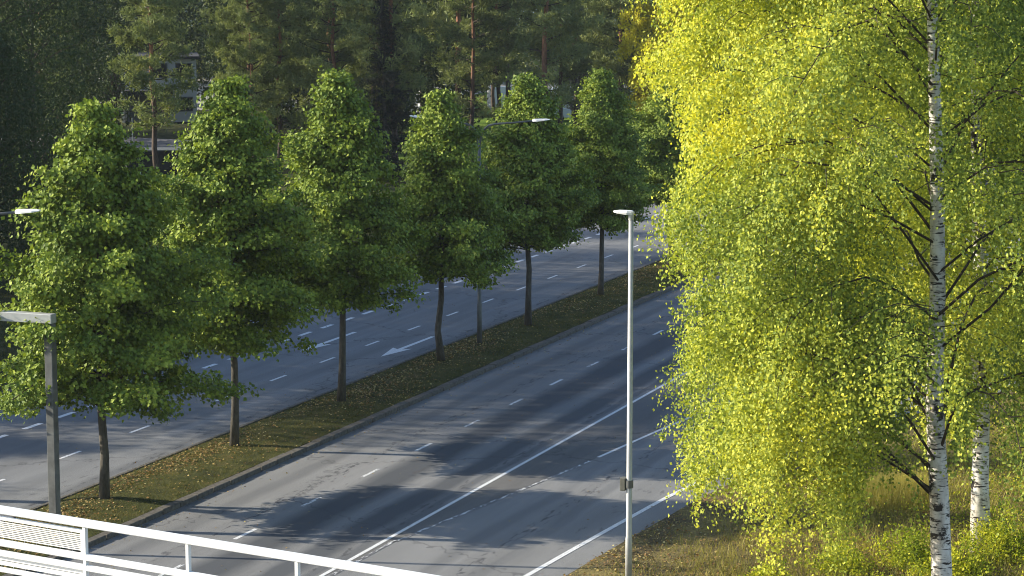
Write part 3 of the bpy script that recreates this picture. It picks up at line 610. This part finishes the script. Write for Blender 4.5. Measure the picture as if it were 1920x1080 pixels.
tag(link('undergrowth', mesh('undergrowth', V, F, M['shrub'], rng.random(n))), 'yellow-green leafy undergrowth beneath the birches', 'undergrowth', kind='stuff')
n = 9000; q = rng.random((n, 2)); cx, cy = at(1695, 66)
x = cx+rng.normal(0, .55, n); y = cy+rng.normal(0, .5, n); V, F = blades(np.c_[x, y, vergez(x, y)], rng.uniform(.35, .95, n), rng.uniform(.008, .016, n), .22)
tag(link('reed_grass', mesh('reed_grass', V, F, M['dryblade'], .6+.4*rng.random(n))), 'clump of tall golden grass left of the thicker birch trunk', 'grass', kind='stuff')

# ---------------------------------------------------------------- street furniture
def lamp_head(L=.62, w=.24):
    b = MB(); n = 8; V = []; sec = [(0, .05, .045), (.10, .085, .065), (.30, w/2, .06), (.75, w/2*.95, .045), (1, .05, .02)]
    for t, hw, hh in sec:
        for (a, c) in ((-1, -.6), (1, -.6), (1, .1), (.6, 1), (-.6, 1), (-1, .1)): V.append((L*t, a*hw, c*hh))
    F = [tuple(range(5, -1, -1)), tuple(range(24, 30))]
    for i in range(4):
        for j in range(6): F.append((i*6+j, i*6+(j+1) % 6, (i+1)*6+(j+1) % 6, (i+1)*6+j))
    return b.add(V, F)
# near lamp post
t = tag(empty('street_lamp', (-18.0, 54.4, .05)), 'tall white lamp post nearest the camera, standing at the edge of the right verge', 'street lamp')
MB().tube([(0, 0, 0), (0, 0, 1.2), (0, 0, 1.25), (0, 0, 9.1)], [.085, .085, .072, .058], 16).build('pole', M['galv'], t, smooth=True)
MB().tube([(0, 0, 9.04), (0, 0, 9.16)], [.07, .07], 14).build('collar', M['galv'], t)
h = lamp_head(.50, .26).build('lamp_head', M['lamp'], t, (.06, .02, 9.19), R(180+1)); h.rotation_euler = (0, R(-4), R(183))
MB().box(-.05, .06, -.05, .05, 9.12, 9.25, .01).build('bracket', M['galv'], t)
bx = MB().box(-.21, -.075, -.10, .10, 2.40, 2.72, .012).build('control_box', M['grey_box'], t)
MB().tube([(0, 0, 2.47), (0, 0, 2.66)], .10, 14).build('clamp', M['galvd'], t)
# double-armed lamp on the median
def double_lamp(x, y, lb):
    t = tag(empty('double_street_lamp', (x, y, .15)), lb, 'street lamp', 'double-armed street lamps on the median'); t.scale = (1.03, 1.03, 1.045)
    MB().tube([(0, 0, 0), (0, 0, 1.5), (0, 0, 1.55), (0, 0, 7.6)], [.095, .095, .075, .06], 12).build('pole', M['galvd'], t, smooth=True)
    for s in (-1, 1):
        pts = [(0, 0, 7.3), (s*.06, 0, 7.75), (s*.16, 0, 8.02), (s*.38, 0, 8.20), (s*.7, 0, 8.27), (s*1.4, 0, 8.33), (s*2.2, 0, 8.42)]
        MB().tube(pts, [.05, .045, .042, .04, .038, .035, .032], 8).build('arm', M['galvd'], t, smooth=True)
        h = lamp_head(.68, .24).build('lamp_head', M['lamp'], t, (s*2.15, 0, 8.42)); h.rotation_euler = (0, R(-5), 0 if s > 0 else R(180))
    return t
double_lamp(-34.7, 86.1, 'grey double-armed street lamp standing between the fourth and fifth lindens')
double_lamp(-35.6, 51.6, 'double-armed street lamp whose white head enters at the left edge')
# portal gantry over the far carriageway
t = tag(empty('gantry', (-34.34, 54.54, .1)), 'grey steel portal frame over the far carriageway at the left edge', 'gantry')
MB().box(-.12, .12, -.12, .12, 0, 5.52, .015).build('post', M['galvd'], t)
MB().box(-12.1, -11.84, -.15, .15, -.1, 5.52, .015).build('post', M['galvd'], t)
MB().box(-12.1, .13, -.14, .14, 5.525, 5.78, .015).build('beam', M['galv'], t)
MB().box(-.22, .22, -.24, .24, 0, .04).build('base_plate', M['galvd'], t)
for (a, b) in ((-.17, -.19), (.17, -.19), (.17, .19), (-.17, .19)): MB().tube([(a, b, .04), (a, b, .08)], .018, 6).build('bolt', M['galvd'], t)

# ---------------------------------------------------------------- footbridge and its white railing (camera side)
ang = math.atan2(29.68-30.8, -14.06+20.4)
br = empty('footbridge', (-18.69, 30.5, 0), ang); tag(br, 'concrete footbridge deck that carries the white railing', 'bridge')
MB().box(-30, 22, -4.2, .25, 5.05, 5.58).build('deck', M['concrete'], br)
MB().box(-30, 22, -.12, .24, 5.585, 5.70).build('edge_beam', M['concrete'], br)
MB().box(-14.6, -13.6, -3.4, -.6, 0, 5.045).build('pier', M['concrete'], br)
rl = empty('bridge_railing', (-18.69, 30.5, 5.7), ang); tag(rl, 'white painted bridge railing with posts and mesh panels in the lower left corner', 'railing')
TOP = 1.37
MB().box(-24, 20, -.05, .05, TOP-.115, TOP, .012).build('top_rail', M['white'], rl)
MB().box(-24, 20, -.035, .035, TOP-.63, TOP-.53, .010).build('middle_rail', M['white'], rl)
MB().box(-24, 20, -.035, .035, TOP-.79, TOP-.70, .010).build('lower_rail', M['white'], rl)
MB().box(-24, 20, -.035, .035, TOP-1.04, TOP-.97, .010).build('bottom_rail', M['white'], rl)
for k in range(-12, 11): MB().box(1.97*k-.022, 1.97*k+.030, -.033, .033, 0, TOP-.115).build('post', M['white'], rl)
for k in range(-6, 0):
    x0, x1 = 1.97*k+.065, 1.97*(k+1)-.05
    for (z0, z1) in ((TOP-.53, TOP-.17), (TOP-.97, TOP-.80)):
        pn = MB(); pn.box(x0, x1, .02, .05, z1-.06, z1); pn.box(x0, x0+.05, .02, .05, z0, z1-.06); pn.box(x1-.06, x1, .02, .05, z0, z1-.06)
        P = pn.build('mesh_panel', M['white'], rl); nw = 9 if z0 > TOP-.6 else 4
        wme = MB().box(x0+.05, x1-.06, .03, .042, -.0075, .0075).mesh('wire', M['white'])
        for j in range(nw): link('wire', wme, P, (0, 0, z0+.035+j*(z1-z0-.10)/nw))
        mb = MB(); [mb.box(xx, xx+.005, .043, .048, z0, z1-.06) for xx in np.arange(x0+.16, x1-.07, .24)]
        mb.build('upright_wires', M['white'], P)['kind'] = 'stuff'

# ---------------------------------------------------------------- things beyond the trees
def building(name, loc, rz, w, d, h, label, mat, cols=4, rows=2, porch=False):
    t = tag(empty(name, loc, rz), label, 'building')
    MB().box(-w/2, w/2, 0, d, 0, h).build('wall', M[mat], t); MB().box(-w/2-.3, w/2+.3, -.3, d+.3, h, h+.25).build('roof', M['roof'], t)
    fr = MB().box(-.75, .75, -.06, -.003, -.65, .65).mesh('window', M['render' if mat == 'clad' else 'clad']); gl = MB().box(-.66, .66, -.085, -.063, -.56, .56).mesh('pane', M['dark_glass'])
    for i in range(cols):
        for j in range(rows):
            f = link('window', fr, t, (-w/2+(i+.5)*w/cols, 0, 1.6+j*3)); link('pane', gl, f)
    return t
rzc = R(30)
bx1, by1 = at(300, 214)
t = building('house', (bx1, by1, 0), rzc, 6.6, 8, 5.6, 'pale two-storey building behind the pines above the black shed', 'render', 3, 2)
MB().box(-3.2, 1.2, -1.6, -.1, 2.55, 2.9).build('canopy', M['roof'], t)
MB().box(-3.1, .9, -.25, -.10, 0, 2.5).build('glazing', M['clad'], t)
for k in range(4): MB().box(-3.0+k*1.2, -2.92+k*1.2, -.33, -.255, 0, 2.5).build('mullion', M['galv'], t)
x, y = at(297, 163)
t = tag(empty('shed', (x, y, 0), R(33)), 'low black shed with a pale roof edge behind the dark pine trunk', 'shed')
MB().box(-2.2, 2.6, 0, 2.4, 0, 1.75).build('wall', M['black'], t); MB().box(-2.3, 2.7, -.1, 2.5, 1.755, 1.83).build('roof', M['galvd'], t)
MB().box(-.9, .1, -.04, -.002, .02, 1.6).build('door', M['black'], t); MB().box(-1.5, -1.25, -.03, -.002, .18, .34).build('sign_plate', M['render'], t)
def van(loc, rz, label, L=5.2, box=False):
    t = tag(empty('van', loc, rz), label, 'van', 'white vans parked in the yard'); H = 2.5
    prof = [(-L/2, .35), (L/2-.05, .35), (L/2, .95), (L/2-.75, 1.15), (L/2-1.35, H-.15), (L/2-1.7, H), (-L/2+.1, H), (-L/2, H-.12)]
    n = len(prof); V = [(a, -1, b) for a, b in prof]+[(a, 1, b) for a, b in prof]
    MB().add(V, [tuple(range(n)), tuple(range(2*n-1, n-1, -1))]+[(i, n+i, n+(i+1) % n, (i+1) % n) for i in range(n)]).build('body', M['vwhite'], t)
    MB().add([(L/2-1.75, -1.006, 1.3), (L/2-.85, -1.006, 1.3), (L/2-1.4, -1.006, 2.15), (L/2-1.75, -1.006, 2.15)], [(0, 1, 2, 3)]).build('side_window', M['dark_glass'], t)
    for a in (-L/2+1, L/2-1):
        for b in (-1.0, .78): MB().tube([(a, b, .34), (a, b+.22, .34)], .34, 14).build('wheel', M['rubber'], t)
    return t
vr = R(25)
x, y = at(1022, 216); van((x, y, 0), vr, 'white van showing behind the slim orange-footed pine', 4.6)
x, y = at(835, 222); van((x, y, 0), vr+.2, 'white van showing between the double-armed lamp and the fourth linden top')
x, y = at(738, 224); van((x, y, 0), vr-.2, 'white van behind the dark spruce', 4.4)
x, y = at(965, 226); van((x, y, 0), vr+.3, 'white van showing just left of the fifth linden top', 4.8)
x, y = at(1085, 224); van((x, y, 0), vr, 'white van half hidden behind the sixth linden top', 5.0)
x, y = at(1190, 219)
t = tag(empty('trailer', (x, y, 0), vr), 'white box trailer with lettering seen between the sixth and last lindens', 'trailer')
MB().box(-1.6, 1.6, 0, 2.2, .75, 2.35, .03).build('body', M['vwhite'], t)
for a in (-.6, .6): MB().tube([(a, .1, .36), (a, .35, .36)], .36, 12).build('wheel', M['rubber'], t)
MB().box(-1.5, 1.5, .2, 2.0, .5, .745).build('chassis', M['black'], t)
fc = bpy.data.curves.new('lettering', 'FONT'); fc.body = 'nitto'; fc.size = .62; fc.extrude = .004; fc.align_x = 'CENTER'
ft = bpy.data.objects.new('t', fc); lm = ft.to_mesh().copy(); lm.name = 'lettering'; ft.to_mesh_clear(); bpy.data.objects.remove(ft); lm.materials.clear(); fo = bpy.data.objects.new('lettering', lm); col.objects.link(fo); fo.parent = t; fo.location = (0, -.012, 1.45); fo.rotation_euler = (R(90), 0, 0); lm.materials.append(M['letter'])
# small birch and a signpost by the side street
x, y = at(216, 181); b4 = blob_tree(91, 7, 1.1, 4.2, 'dark', 700, .16, .6, r0=.10, bark='birchbark')
plant('young_birch_tree', b4, (x, y, 0), 0, 1, 'young white-stemmed birch left of the black shed, by the side street', 'tree')
x, y = at(248, 186); t = tag(empty('bollard_post', (x, y, 0)), 'thin pale post at the edge of the side street', 'post')
MB().tube([(0, 0, 0), (0, 0, 2.3)], .05, 8).build('pole', M['galv'], t); MB().tube([(0, 0, 2.3), (0, 0, 2.36)], .06, 8).build('cap', M['galv'], t)
print('TRIS', sum(sum(len(p.vertices)-2 for p in m.polygons) if len(m.polygons)<5000 else len(m.polygons)*2 for m in bpy.data.meshes))

hz = MB().box(-1500, 900, -400, 2200, -1.1, 33).build('haze', None); hz['kind'] = 'stuff'
m = bpy.data.materials.new('haze'); m.use_nodes = True; n = m.node_tree; n.nodes.clear(); vo = n.nodes.new('ShaderNodeVolumePrincipled'); mo = n.nodes.new('ShaderNodeOutputMaterial')
vo.inputs['Color'].default_value = (.85, .9, 1, 1); vo.inputs['Density'].default_value = .00011; n.links.new(vo.outputs[0], mo.inputs['Volume']); hz.data.materials.append(m)
